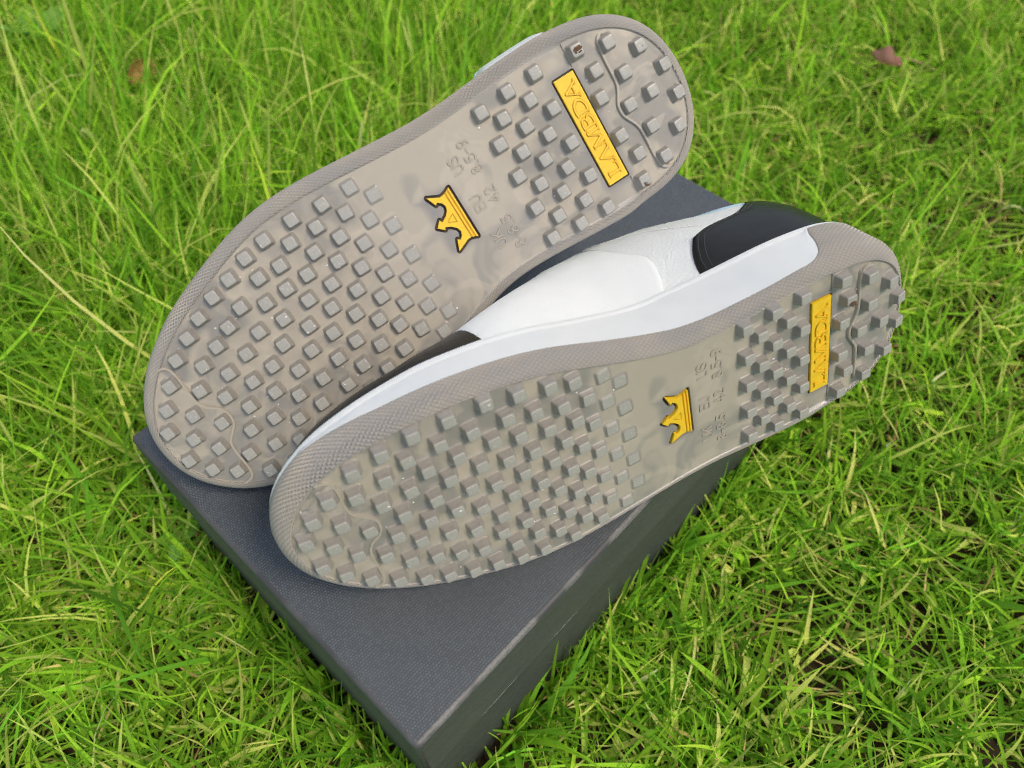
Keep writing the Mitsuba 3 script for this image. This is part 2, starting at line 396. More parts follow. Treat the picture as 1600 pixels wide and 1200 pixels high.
def prism(poly, z0, z1):
    return m3.Manifold.extrude(cross(poly), z1 - z0).translate([0, 0, z0])


def bend(man, step=None):
    m = man.refine_to_length(step) if step else man
    m = raw(m)
    v = np.array(m.vertices)
    v[:, 2] += spring(v[:, 0])
    return trimesh.Trimesh(v, m.faces, process=False)


def bevelled(poly, z0, z1, b):
    """a raised piece with a small chamfer round its top"""
    a = prism(poly, z0, z1 - b)
    out = a
    for k in range(1, 3):
        g = poly.buffer(-b * (1 - math.cos(k * math.pi / 4)) - b * 0.15 * k)
        if not g.is_empty:
            out = out + prism(g, z0, z1 - b + b * math.sin(k * math.pi / 4))
    return out


def chaikin(p, closed=False, n=2):
    for _ in range(n):
        q = np.vstack([p, p[:1]]) if closed else p
        a, b = q[:-1] * 0.75 + q[1:] * 0.25, q[:-1] * 0.25 + q[1:] * 0.75
        m = np.empty((2 * len(a), 2))
        m[0::2], m[1::2] = a, b
        p = m if closed else np.vstack([p[:1], m, p[-1:]])
    return p


def loft(rings, closed=True):
    """rings: (k, n, 3) -> vertices, quads"""
    k, n = rings.shape[:2]
    i, j = np.meshgrid(np.arange(k - 1), np.arange(n if closed else n - 1), indexing='ij')
    j2 = (j + 1) % n
    f = np.stack([i * n + j, i * n + j2, (i + 1) * n + j2, (i + 1) * n + j], -1).reshape(-1, 4)
    return rings.reshape(-1, 3), f


STROKES = {  # monoline letters in a box 0..w by 0..1
    'U': (0.66, [[(0, 1), (0, .32), (.08, .12), (.33, 0), (.58, .12), (.66, .32), (.66, 1)]]),
    'S': (0.60, [[(.58, .85), (.45, .98), (.25, 1), (.06, .9), (.03, .72), (.15, .57), (.45, .45), (.58, .3), (.54, .1), (.34, 0), (.12, .03), (0, .16)]]),
    'E': (0.55, [[(.55, 1), (0, 1), (0, 0), (.55, 0)], [(0, .52), (.46, .52)]]),
    'K': (0.62, [[(0, 0), (0, 1)], [(.58, 1), (0, .42)], [(.2, .6), (.62, 0)]]),
    '8': (0.60, [[(.3, .54), (.1, .64), (.06, .8), (.15, .95), (.3, 1), (.45, .95), (.54, .8), (.5, .64), (.3, .54), (.08, .42), (0, .24), (.1, .06), (.3, 0), (.5, .06), (.6, .24), (.52, .42), (.3, .54)]]),
    '5': (0.58, [[(.54, 1), (.1, 1), (.05, .55), (.25, .63), (.46, .56), (.58, .34), (.5, .1), (.28, 0), (.08, .04), (0, .14)]]),
    '9': (0.60, [[(.56, .62), (.42, .44), (.2, .42), (.04, .55), (.02, .78), (.14, .95), (.32, 1), (.5, .93), (.58, .75), (.54, .4), (.38, .1), (.2, 0), (.08, .02)]]),
    '4': (0.64, [[(.46, 0), (.46, 1), (0, .28), (.64, .28)]]),
    '2': (0.58, [[(.02, .78), (.12, .95), (.3, 1), (.48, .94), (.56, .76), (.46, .54), (0, 0), (.58, 0)]]),
    '-': (0.36, [[(0, .48), (.36, .48)]]),
    '.': (0.10, [[(.04, .02), (.06, .03)]]),
}


def text_poly(txt, h, w):
    x, parts = 0.0, []
    for c in txt:
        adv, st = STROKES[c]
        for s in st:
            parts.append(shapely.LineString([(x + px * h, py * h) for px, py in s]).buffer(w, quad_segs=3))
        x += (adv + 0.24) * h
    g = shapely.union_all(parts)
    return shapely.affinity.translate(g, -(x - 0.24 * h) / 2, 0), x


def serif(c):
    """lettering of the plate: thick and thin strokes with serifs, 1 tall"""
    L, thin, thick = [], 0.040, 0.062

    def bar(p, q, w):
        L.append(shapely.LineString([p, q]).buffer(w / 2 * 1.0, cap_style='flat'))

    def ser(x, y, w=0.16):
        bar((x - w, y), (x + w, y), 0.05)

    if c == 'L':
        bar((0.16, 0), (0.16, 1), thick * 1.6); ser(0.16, 0.97); ser(0.10, .03, .1); bar((0, 0.03), (0.66, 0.03), .07); bar((.64, 0), (.64, .22), .06); w = .72
    elif c == 'V':   # the second letter: an A without its bar
        bar((0.10, 0), (0.46, 1), thin * 1.5); bar((0.46, 1), (0.84, 0), thick * 1.6); ser(.10, .03, .12); ser(.84, .03, .14); w = .98
    elif c == 'M':
        bar((.10, 0), (.18, 1), thin * 1.5); bar((.18, 1), (.53, .08), thick * 1.6); bar((.53, .08), (.90, 1), thin * 1.5); bar((.90, 1), (.97, 0), thick * 1.6); ser(.10, .03, .12); ser(.97, .03, .13); ser(.13, .97, .1); ser(.94, .97, .1); w = 1.12
    elif c == 'B':
        bar((.14, 0), (.14, 1), thick * 1.6); ser(.12, .03, .12); ser(.12, .97, .12)
        for y0, y1, rx in ((.5, .97, .34), (.03, .52, .42)):
            t = np.linspace(-math.pi / 2, math.pi / 2, 12)
            L.append(shapely.LineString([(.14, y0)] + [(.28 + rx * math.cos(a), (y0 + y1) / 2 + (y1 - y0) / 2 * math.sin(a)) for a in t] + [(.14, y1)]).buffer(.05, cap_style='flat'))
        w = .78
    elif c == 'D':
        bar((.14, 0), (.14, 1), thick * 1.6); ser(.12, .03, .12); ser(.12, .97, .12)
        t = np.linspace(-math.pi / 2, math.pi / 2, 16)
        L.append(shapely.LineString([(.14, .03)] + [(.34 + .5 * math.cos(a), .5 + .47 * math.sin(a)) for a in t] + [(.14, .97)]).buffer(.055, cap_style='flat'))
        w = .92
    else:
        bar((0.08, 0), (0.44, 1), thin * 1.5); bar((0.44, 1), (0.82, 0), thick * 1.6); bar((.2, .33), (.7, .33), .06); ser(.08, .03, .11); ser(.82, .03, .14); w = .94
    return shapely.union_all(L), w


def place_text(g, x, y):
    """letters read along -y, their tops towards the toe (+x)"""
    return shapely.affinity.translate(shapely.affinity.affine_transform(g, [0, 1, -1, 0, 0, 0]), x, y)


def stud_mesh():
    """one stud, 1 m high units scaled at placing: rounded truncated pyramid with a small foot"""
    rings = []
    for hw, z, rr in ((4.25, -0.35, 1.6), (3.85, 0.05, 1.35), (3.56, 0.4, 1.15), (3.36, 1.1, 1.05), (3.16, 1.85, 0.95), (2.88, 2.3, .9), (2.72, 4.0, .8), (2.6, 4.34, .75), (2.4, 4.5, .7), (1.85, 4.54, .6)):
        pts = []
        for sx, sy, a0 in ((1, -1, -90), (1, 1, 0), (-1, 1, 90), (-1, -1, 180)):
            for a in (a0, a0 + 45, a0 + 90):
                pts.append((sx * (hw - rr) + rr * math.cos(math.radians(a)), sy * (hw - rr) + rr * math.sin(math.radians(a)), z))
        rings.append(pts)
    rings = np.array(rings) * MM
    v, f = loft(rings)
    n = 12
    c = len(v)
    v = np.vstack([v, [[0, 0, 4.54 * MM]]])
    b = c - n
    m = raw((v, f))
    return trimesh.Trimesh(m.vertices, np.vstack([m.faces, [[b + i, b + (i + 1) % n, c] for i in range(n)]]), process=False)


STUD = shape(stud_mesh(), 'stud_rubber', 38, uv=lambda v: np.c_[v[:, 0], v[:, 2]])
CLOT = None


def stud_matrix(x, y, i):
    hfac = float(np.interp(x, [0.0995, 0.1035, 0.1075, 0.1145, 0.1215, 0.127], [0.10, 0.10, 0.26, 0.55, 0.85, 1.0])) if x > 0.08 else 1.0
    wide = 1.0 + 0.0 * hfac if x < 0.08 or hfac > 0.9 else 1.0
    rng = np.random.default_rng(900 + i)
    ang = math.atan(slope(np.array([x]))[0])
    S = T().translate([x, y, float(spring(np.array([x]))[0])]).rotate([0, 1, 0], -math.degrees(ang)).rotate([0, 0, 1], float(rng.normal(0, 1.6))).scale([wide, wide, hfac * float(rng.uniform(0.96, 1.04))])
    return np.array(S.matrix, float).reshape(4, 4)


def rub_top(x):   # where the rubber ends on the side wall
    base = np.interp(x, [-0.02, 0.0, 0.02, 0.05, 0.08, 0.12, 0.19, 0.225, 0.25], [0.0052, 0.0052, 0.0048, 0.0062, 0.0080, 0.0090, 0.0100, 0.0135, 0.0145])
    t = np.clip((0.002 - x) / 0.017, 0, 1)
    return base + (0.0285 - base) * np.interp(t, [0, 0.25, 0.5, 0.7, 0.82, 0.9, 1], [0, 0.06, 0.20, 0.42, 0.66, 0.86, 1])


def white_top(x):
    return np.interp(x, [-0.05, -0.02, 0.003, 0.036, 0.057, 0.112, 0.138, 0.171, 0.196, 0.225, 0.25], [0.0300, 0.0315, 0.0325, 0.0345, 0.0355, 0.0290, 0.0272, 0.0255, 0.0222, 0.0178, 0.0168])


XC = np.linspace(-0.06, 0.26, 65)


def centre_y(x):
    poly = shapely.Polygon(OUT)
    ys = []
    for xx in XC:
        g = shapely.LineString([(xx, -0.1), (xx, 0.1)]).intersection(poly)
        ys.append((g.bounds[1] + g.bounds[3]) / 2 if not g.is_empty else np.nan)
    ys = np.array(ys)
    ok = ~np.isnan(ys)
    return np.interp(x, XC[ok], ys[ok])


SPX = np.clip(OUT[:, 0], -0.012, 0.190)
SPINE = np.c_[SPX, centre_y(SPX)]
FOOT = OUT + NRM * (0.0012 + 0.7 * EXTRA)[:, None]


def upper_height(x):
    return np.interp(x, [-0.045, 0.0, 0.03, 0.06, 0.09, 0.12, 0.15, 0.18, 0.21, 0.24], [0.053, 0.062, 0.074, 0.078, 0.069, 0.052, 0.037, 0.029, 0.026, 0.024])


def boxy(x):
    return np.interp(x, [-0.04, 0.02, 0.08, 0.12, 0.15, 0.18, 0.24], [0.34, 0.34, 0.38, 0.52, 0.70, 0.98, 0.95])


def upper_pts(i, t, off=0.0):
    """point of the upper's surface: i = outline index (float array), t = 0 at the sole to 1 at the top"""
    i = np.asarray(i, float)
    k0 = np.floor(i).astype(int) % NO
    k1, w = (k0 + 1) % NO, (i - np.floor(i))[..., None]
    foot = FOOT[k0] * (1 - w) + FOOT[k1] * w
    sp = SPINE[k0] * (1 - w) + SPINE[k1] * w
    x = foot[..., 0]
    p = boxy(x)
    a = np.asarray(t) * (math.pi / 2)
    rr = np.cos(a) ** p * (1 + np.interp(x, [0.0, 0.04, 0.11, 0.15], [0.04, 0.12, 0.10, 0]) * np.sin(np.pi * np.asarray(t)) ** 1.0)
    zz = np.sin(a) ** 0.92
    d = foot - sp
    L = np.linalg.norm(d, axis=-1, keepdims=True)
    rr_off = rr[..., None] + off * np.cos(a)[..., None] / np.maximum(L, 0.01)
    xy = sp + d * rr_off
    z = -(white_top(x) + 0.0004 + upper_height(sp[..., 0] * 0.5 + x * 0.5) * zz + off * np.sin(a)) + spring(x)
    return np.concatenate([xy, z[..., None]], -1)


def upper_patch(i0, i1, tb, tt, off, nt=14, step=1.0):
    """patch between outline positions i0(t), i1(t) for t in tb..tt; edges rolled in; returns vertices, quads, uv"""
    ts = np.linspace(tb, tt, nt)
    n = int(max(8, abs(i1(tb) - i0(tb)) / step))
    rows = []
    for t in ts:
        ii = np.linspace(i0(t), i1(t), n)
        rows.append(upper_pts(ii, np.full(n, t), off))
    g = np.array(rows)
    # roll the edges down to the layer below
    def low(ii, t):
        return upper_pts(np.array(ii), np.array(t), -0.0004)
    top = low(np.linspace(i0(tt), i1(tt), n), np.full(n, min(tt + 0.012, 0.99)))
    g = np.concatenate([g, top[None]], 0)
    tsx = np.r_[ts, tt]
    left = np.array([low([i0(t) - 0.35], [t])[0] for t in tsx])[:, None]
    right = np.array([low([i1(t) + 0.35], [t])[0] for t in tsx])[:, None]
    g = np.concatenate([left, g, right], 1)
    v, f = loft(g, closed=False)
    du = np.r_[0, np.cumsum(np.linalg.norm(np.diff(g[0], axis=0), axis=1))]
    dv = np.r_[0, np.cumsum(np.linalg.norm(np.diff(g[:, g.shape[1] // 2], axis=0), axis=1))]
    uv = np.stack(np.meshgrid(du, dv), -1).reshape(-1, 2)
    return v, f, uv


def index_at(x, medial):
    """outline index where the given side crosses x"""
    c = [k for k in range(NO) if (OUT[k, 0] - x) * (OUT[(k + 1) % NO, 0] - x) <= 0 and ((OUT[k, 1] > centre_y(OUT[k, 0])) == medial)]
    k = c[0]
    a, b = OUT[k, 0], OUT[(k + 1) % NO, 0]
    return k + (x - a) / (b - a)


def build_shoe(name, M, sg, label):
    labels[name] = {'label': label, 'category': 'shoe', 'group': 'pair of shoes on the box'}
    Y = np.diag([1, sg, 1, 1.0])

    def flip(m):
        m = raw(m)
        v = np.array(m.vertices) * [1, sg, 1]
        return trimesh.Trimesh(v, m.faces if sg > 0 else np.asarray(m.faces)[:, ::-1], process=False)

    def part(key, m, bsdf, smooth=32, uv=None, **lab):
        return add(f'{name}__{key}', shape(m, bsdf, smooth, uv, M), **lab)

    def gridpart(key, v, f, uv, bsdf, **lab):
        m = raw((v, f))
        fc = m.faces if sg > 0 else np.asarray(m.faces)[:, ::-1]
        m = trimesh.Trimesh(np.asarray(m.vertices) * [1, sg, 1], fc, process=False)
        return add(f'{name}__{key}', shape(m, bsdf, True, uv, M), **lab)

    flipped = lambda p: p * [1, sg]
    inner = shapely.Polygon(flipped(OUT + NRM * 0.0006)).buffer(0)
    crown = shapely.Polygon(CROWN)
    plate = shapely.box(-5.25 * MM, -26.2 * MM, 4.85 * MM, 26.2 * MM)
    crown_hole = crown.buffer(0.00125, quad_segs=3)
    plate_hole = plate.buffer(0.0009, quad_segs=3)
    # the tread: plate with wells for the emblem and the logo, a sunk band across the heel, raised toe and heel fields
    tread = prism(inner, -0.0032, 0.0)
    band = shapely.box(-6.1 * MM, -0.06, 5.7 * MM, 0.06).difference(shapely.box(-0.02, -27.6 * MM, 0.02, 27.6 * MM))
    tread = tread - prism(band, -0.0007, 0.001)
    inset = shapely.Polygon(flipped(OUT - NRM * 0.0024)).buffer(0)
    toe = shapely.Polygon(np.vstack([flipped(chaikin(TOE_LINE)), flipped(np.array([[0.26, 0.06], [0.26, -0.03]]))])).buffer(0).intersection(inset)
    heel = shapely.Polygon(np.vstack([chaikin(HEEL_LINE), [[-0.06, 0.04], [-0.06, -0.04]]])).buffer(0).intersection(inset)
    for fld in (toe, heel):
        tread = tread + bevelled(fld, -0.001, 0.0010, 0.0005)
    tread = tread - prism(crown_hole, -0.0016, 0.002) - prism(plate_hole, -0.0016, 0.002)
    marks = []
    for txt, xx, yy in (('US', 59.1, -18.9), ('8.5-9', 51.6, -18.9), ('EU', 59.2, 0.4), ('42', 51.6, 0.4), ('UK', 59.2, 19.0), ('8-8.5', 51.5, 19.6)):
        marks.append(place_text(text_poly(txt, 4.9 * MM, 0.25 * MM)[0], xx * MM, yy * MM))
    tread = tread - prism(shapely.union_all(marks).buffer(0.00026, quad_segs=2), -0.0003, 0.001)
    part('outsole', bend(tread, 0.0045), 'rubber', 30)
    # dark floors of the two wells
    part('crown_well', bend(prism(crown_hole.buffer(0.0002), -0.0022, -0.0014)), 'groove_rubber', False)
    part('plate_well', bend(prism(plate_hole.buffer(0.0002), -0.0022, -0.0014)), 'groove_rubber', False)
    # yellow emblem with two grooves and a small triangle
    cut = shapely.union_all([shapely.LineString([(72.2 * MM, -12 * MM), (72.0 * MM, 12.5 * MM)]).buffer(0.00034), shapely.LineString([(70.55 * MM, -13 * MM), (70.45 * MM, 13 * MM)]).buffer(0.00034),
                             shapely.LinearRing(np.array([[74.1, -2.0], [78.0, 0.1], [74.1, 2.2]]) * MM).buffer(0.00015)])
    em = bevelled(crown, -0.0015, 0.0006, 0.00018) - prism(cut, -0.0006, 0.002)
    part('crown_emblem', bend(em), 'yellow_rubber', 30, label='yellow crown emblem set in the arch of the sole')
    letters = []
    y = 23.4 * MM
    lh = 6.1 * MM
    for c in 'LVMBDA':
        g, w = serif(c)
        g = shapely.affinity.scale(g, lh, lh, origin=(0, 0))
        sc = 46.4 / 5.46 * MM / lh
        g = shapely.affinity.scale(g, sc, 1, origin=(0, 0))
        letters.append(place_text(g, -3.2 * MM, y))
        y -= w * lh * sc
    body = bevelled(plate, -0.0015, 0.0008, 0.0002) - prism(shapely.union_all(letters).buffer(0.00034, quad_segs=2), 0.0003, 0.002)
    key = part('logo_plate', bend(body), 'yellow_rubber', 30, label='yellow logo plate across the heel')
    for g in letters:
        add(key + '__letter', shape(bend(prism(g, 0.0001, 0.0015)), 'yellow_rubber', 30, None, M))
    # raised size marks
    for g in marks:
        part('size_mark', bend(prism(g, -0.0006, 0.00042)), 'letter_rubber', 30)
    # thin raised lines that bound the toe and heel fields
    for ln in (flipped(chaikin(TOE_LINE)), chaikin(HEEL_LINE)):
        rd = shapely.LineString(ln[4:-4]).buffer(0.00055, quad_segs=3)
        part('accent_ridge', bend(bevelled(rd, -0.0005, 0.0016, 0.0003), 0.006), 'letter_rubber', 40)
    # studs
    for i, (x, yy) in enumerate(STUDS):
        S = stud_matrix(x, yy * sg, i)
        if (x > 0.2195 and yy < 0.052) or x < -0.0222:
            S = S @ np.array(T().translate([0, 0, 0.0006]).matrix, float).reshape(4, 4)
        add(f'{name}__stud', {**STUD, 'to_world': T((M @ S).tolist())})
    # specks of pale grit caught on the sole
    rg = np.random.default_rng(77 + sg)
    ms = []
    for _ in range(70):
        k = rg.integers(0, len(STUDS))
        px_, py_ = STUDS[k, 0] + rg.normal(0, 0.003), (STUDS[k, 1] + rg.normal(0, 0.003)) * sg
        on = max(abs(px_ - STUDS[k, 0]), abs(py_ - STUDS[k, 1] * sg)) < 0.0025
        b = trimesh.creation.icosphere(subdivisions=1, radius=float(rg.uniform(0.00015, 0.00042)))
        b.apply_transform(np.diag([rg.uniform(0.7, 1.8), 1, 0.5, 1]))
        b.apply_translation([px_, py_, (0.0045 if on and STUDS[k, 0] > 0.125 else 0.0002) + float(spring(np.array([px_]))[0])])
        ms.append(b)
    kk = part('grit', trimesh.util.concatenate(ms), 'white_thread', 40)
    labels[kk] = {'kind': 'stuff', 'label': 'tiny pale specks of grit'}
    # textured rim
    x = OUT[:, 0]
    zt = rub_top(x)
    prof = [(-0.0008, 0.12), (0.0002, 0.05), (0.0006, -0.075), (0.0011, -0.08), (0.0018, -0.03), (0.0026, 0.02), (0.0036, 0.12), (0.0048, 0.28), (0.0056, 0.46), (0.0061, 0.68), (0.0064, 0.86)]
    cap = np.minimum(zt, 0.0105)
    rings, offs = [], []
    for o, fr in prof:
        rings.append(np.c_[OUT + NRM * (o + EXTRA * max(o, 0) / 0.0064)[:, None], -fr * cap])
    last = np.full(NO, 0.86) * cap
    for k in np.linspace(0, 1, 5)[1:]:
        rings.append(np.c_[OUT + NRM * (0.0064 - 0.0004 * k + EXTRA)[:, None], -(last + (zt - last) * k)])
    rings.append(np.c_[OUT + NRM * (0.0052 + EXTRA)[:, None], -(zt + 0.0004)])
    rings = np.array(rings)
    rings[..., 2] += spring(rings[..., 0])
    rings = np.concatenate([rings, rings[:, :1]], 1)
    v, f = loft(rings, closed=False)
    al = np.r_[ARC, ARC[-1] + np.linalg.norm(OUT[0] - OUT[-1])]
    pl = np.concatenate([np.zeros((1, NO + 1)), np.cumsum(np.linalg.norm(np.diff(rings, axis=0), axis=2), axis=0)], 0)
    uv = np.stack([np.broadcast_to(al, pl.shape), pl], -1).reshape(-1, 2)
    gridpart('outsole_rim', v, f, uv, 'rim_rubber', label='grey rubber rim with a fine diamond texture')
    # white midsole
    zw = np.maximum(white_top(x), zt + 0.002)
    mid = [(0.0052, zt - 0.001), (0.0057, zt + 0.0003), (0.0055, zt + (zw - zt) * 0.4), (0.0050, zw - 0.0042), (0.0050, zw - 0.0036), (0.0056, zw - 0.0030), (0.0056, zw - 0.0010), (0.0050, zw - 0.0002), (0.0040, zw), (0.0005, zw + 0.0006), (-0.004, zw + 0.0006)]
    outer = NRM[:, 1] < -0.5
    stp = lambda a, b: np.clip((x - a) / (b - a), 0, 1)
    fl = np.where(outer, 0.0030 * stp(-0.005, -0.002) * (1 - stp(0.027, 0.030)) + 0.0010 * stp(0.03, 0.034) * (1 - stp(0.11, 0.13)), 0)
    grow = [0.2, 0.5, 1, 1, 1, 1, 1, 1, 0.6, 0, 0]
    rings = np.array([np.c_[OUT + NRM * (o + fl * gr + (EXTRA if o > 0.003 else 0))[:, None], -z_] for (o, z_), gr in zip(mid, grow)])
    rings[..., 2] += spring(rings[..., 0])
    rings = np.concatenate([rings, rings[:, :1]], 1)
    v, f = loft(rings, closed=False)
    pl = np.concatenate([np.zeros((1, NO + 1)), np.cumsum(np.linalg.norm(np.diff(rings, axis=0), axis=2), axis=0)], 0)
    gridpart('midsole', v, f, np.stack([np.broadcast_to(al, pl.shape), pl], -1).reshape(-1, 2), 'white_rubber')
    # upper
    ankle = np.clip((0.075 - SPX) / 0.03, 0, 1)
    tmax = np.interp(FOOT[:, 0], [-0.008, 0.012, 0.05, 0.085], [0.62, 0.80, 0.82, 0.97])
    rows = []
    ii = np.arange(NO + 1) % NO
    for k in np.linspace(0, 1, 22):
        rows.append(upper_pts(ii, tmax[ii] * k))
    inner_rows = []
    for k in (1.0, 0.93, 0.7, 0.4):
        inner_rows.append(upper_pts(ii, tmax[ii] * k, -0.006))
    g = np.array(rows)
    v, f = loft(g, closed=False)
    pl = np.concatenate([np.zeros((1, NO + 1)), np.cumsum(np.linalg.norm(np.diff(g, axis=0), axis=2), axis=0)], 0)
    gridpart('upper', v, f, np.stack([np.broadcast_to(al, pl.shape), pl], -1).reshape(-1, 2), 'white_leather', label='white grained leather upper')
    g = np.array([upper_pts(ii, tmax[ii] * 0.985, -0.0004), upper_pts(ii, np.minimum(tmax[ii] + 0.02, 0.99), 0.0012), upper_pts(ii, np.minimum(tmax[ii] + 0.07, 0.99), 0.0012), upper_pts(ii, np.minimum(tmax[ii] + 0.10, 0.99), -0.001), upper_pts(ii, np.minimum(tmax[ii] + 0.06, 0.985), -0.005)] + inner_rows[0:])
    v, f = loft(g, closed=False)
    gridpart('lining', v, f, v[:, :2], 'blue_lining', label='pale blue collar lining')
    # tongue closing the throat
    xs = np.linspace(0.055, 0.165, 14)
    wy = np.linspace(-1, 1, 9)
    tg = np.array([[[xx, centre_y(xx) + 0.019 * w_, -(white_top(xx) + upper_height(xx) * (1.02 - 0.14 * w_ * w_)) + spring(np.array([xx]))[0]] for w_ in wy] for xx in xs])
    v, f = loft(tg, closed=False)
    gridpart('tongue', v, f, v[:, :2], 'white_leather')
    # black heel counter, black toe guard, smooth white quarter panels
    im0, il0 = index_at(0.036, True), index_at(0.036, False)
    rm, rl = index_at(0.0, True), index_at(0.0, False)
    if not im0 > rm:   # outline runs heel -> medial -> toe -> lateral
        pass

    def heel_edge(t, med):
        xx = np.interp(t, [0, 0.07, 0.15, 0.23, 0.29, 0.36, 0.5, 0.8], [0.035, 0.0325, 0.028, 0.0225, 0.012, -0.007, -0.018, -0.028])
        return index_at(float(xx), med)
    v, f, uv = upper_patch(lambda t: heel_edge(t, False) - NO, lambda t: heel_edge(t, True), 0.0, 0.60, 0.0014, 22)
    hk = gridpart('heel_counter', v, f, uv, 'black_leather', label='black leather heel counter')

    def toe_edge(t, med):
        xx = np.interp(t, [0, 0.1, 0.15, 0.3, 0.5, 0.7, 0.97], [0.134, 0.136, 0.140, 0.145, 0.150, 0.158, 0.17])
        return index_at(float(xx), med)
    v, f, uv = upper_patch(lambda t: toe_edge(t, True), lambda t: toe_edge(t, False), 0.0, 0.97, 0.0014, 18)
    tk = gridpart('toe_guard', v, f, uv, 'black_leather', label='black leather toe guard')

    for med in (True, False):
        def front(t):
            return index_at(float(np.interp(t, [0, 0.5, 0.8], [0.142, 0.150, 0.150])), med)

        def back(t):
            return index_at(float(np.interp(t, [0, 0.08, 0.17, 0.23, 0.28, 0.40, 0.68], [0.0555, 0.0505, 0.047, 0.047, 0.051, 0.058, 0.069])), med)
        a, b = (back, front) if med else (front, back)
        v, f, uv = upper_patch(a, b, 0.0, 0.68, 0.0015, 20)
        gridpart('quarter_panel', v, f, uv, 'white_panel')
    # stitches: short threads along the black counter's edge and the collar
    def thread_rows(fn, ts, bs, key, off):
        ms = []
        for t0 in ts:
            p0, p1 = fn(t0, off), fn(t0 + 0.014, off)
            d = p1 - p0
            L = np.linalg.norm(d)
            ms.append(trimesh.creation.capsule(height=L * 0.55, radius=0.00036, count=[6, 4], transform=trimesh.geometry.align_vectors([0, 0, 1], d / L) if L > 0 else None))
            ms[-1].apply_translation((p0 + p1) / 2)
        m = flip(trimesh.util.concatenate(ms))
        k = add(key, shape(m, bs, 40, None, M))
        labels[k] = {'kind': 'stuff', 'label': 'fine row of stitches'}
    for med, sgn in ((True, -1), (False, 1)):
        for sh in (1.2, 2.6):
            thread_rows(lambda t, o: upper_pts(np.array([heel_edge(t, med) + sgn * sh]), np.array([t]), o)[0], np.linspace(0.02, 0.44, 30), 'black_thread', f'{name}__heel_counter__stitching', 0.0016)
        thread_rows(lambda t, o: upper_pts(np.array([index_at(float(0.012 + 0.05 * (t - 0.02) / 0.74), med)]), np.array([0.34 + 0.36 * (t - 0.02) / 0.74]), o)[0], np.linspace(0.02, 0.76, 36), 'white_thread', f'{name}__upper__stitching', 0.0003)
    # dried mud on a few studs
    return M


build_shoe('shoe', R_A, 1, 'white shoe behind the other, leaning with its whole studded sole turned up to view')
build_shoe('shoe_001', R_B, -1, 'white shoe in front lying on its side, its white midsole and black heel in view')


def mud(name, M, sg, spots, seed):
    rng = np.random.default_rng(seed)
    for k, (x, y, r0) in enumerate(spots):
        ms = []
        for _ in range(14):
            b = trimesh.creation.icosphere(subdivisions=2, radius=1.0)
            vv = np.asarray(b.vertices)
            vv = vv * (0.6 + 0.8 * meshkit.fbm(vv * 2 + rng.uniform(0, 50, 3), 3))[:, None]
            vv = vv * [r0 * rng.uniform(.25, .8), r0 * rng.uniform(.15, .5), 0.0002] + [x + rng.normal(0, r0 * .6), y * 1.0 + rng.normal(0, r0 * .5), 0.0050]
            vv[:, 2] += spring(np.array([x]))[0]
            b.vertices = vv
            ms.append(b)
        add(f'{name}__mud', shape(trimesh.util.concatenate(ms), 'dried_mud', 40, None, M), label='dab of dried mud on a heel stud')


mud('shoe', R_A, 1, [(-0.0101, -0.0324, 0.0015), (-0.0355, -0.0200, 0.0012), (-0.0096, 0.0345, 0.0009)], 5)
mud('shoe_001', R_B, -1, [(-0.0142, -0.0195, 0.0014)], 8)

# ------------------------------------------------------------------ the lawn
rng = np.random.default_rng(21)
CX, CY = 0.33, 0.30


def bumps(x, y):
    return (meshkit.fbm(np.c_[x * 9, y * 9, x * 0 + 2], 3) - 0.5) * 0.022 + (meshkit.fbm(np.c_[x * 60, y * 60, x * 0 + 5], 2) - 0.5) * 0.006


# one sheet of soil: fine under the view, coarse to the horizon
gx = np.r_[-30, -12, -5, -2.5, np.linspace(-1.3, 2.3, 240), 3.5, 6, 13, 31] + CX * 0.3
gy = np.r_[-30, -12, -5, -2.5, np.linspace(-1.3, 2.3, 240), 3.5, 6, 13, 31] + CY * 0.3
X, Yg = np.meshgrid(gx, gy)
Z = GROUND + bumps(X.ravel(), Yg.ravel()).reshape(X.shape) - 0.004
nx, ny = len(gx), len(gy)
i, j = np.meshgrid(np.arange(nx - 1), np.arange(ny - 1))
q = (j * nx + i).ravel()
scene['ground'] = shape((np.c_[X.ravel(), Yg.ravel(), Z.ravel()], np.c_[q, q + 1, q + nx + 1, q + nx]), 'soil', True)
labels['ground'] = {'kind': 'structure', 'label': 'dark brown soil under the lawn', 'category': 'ground'}

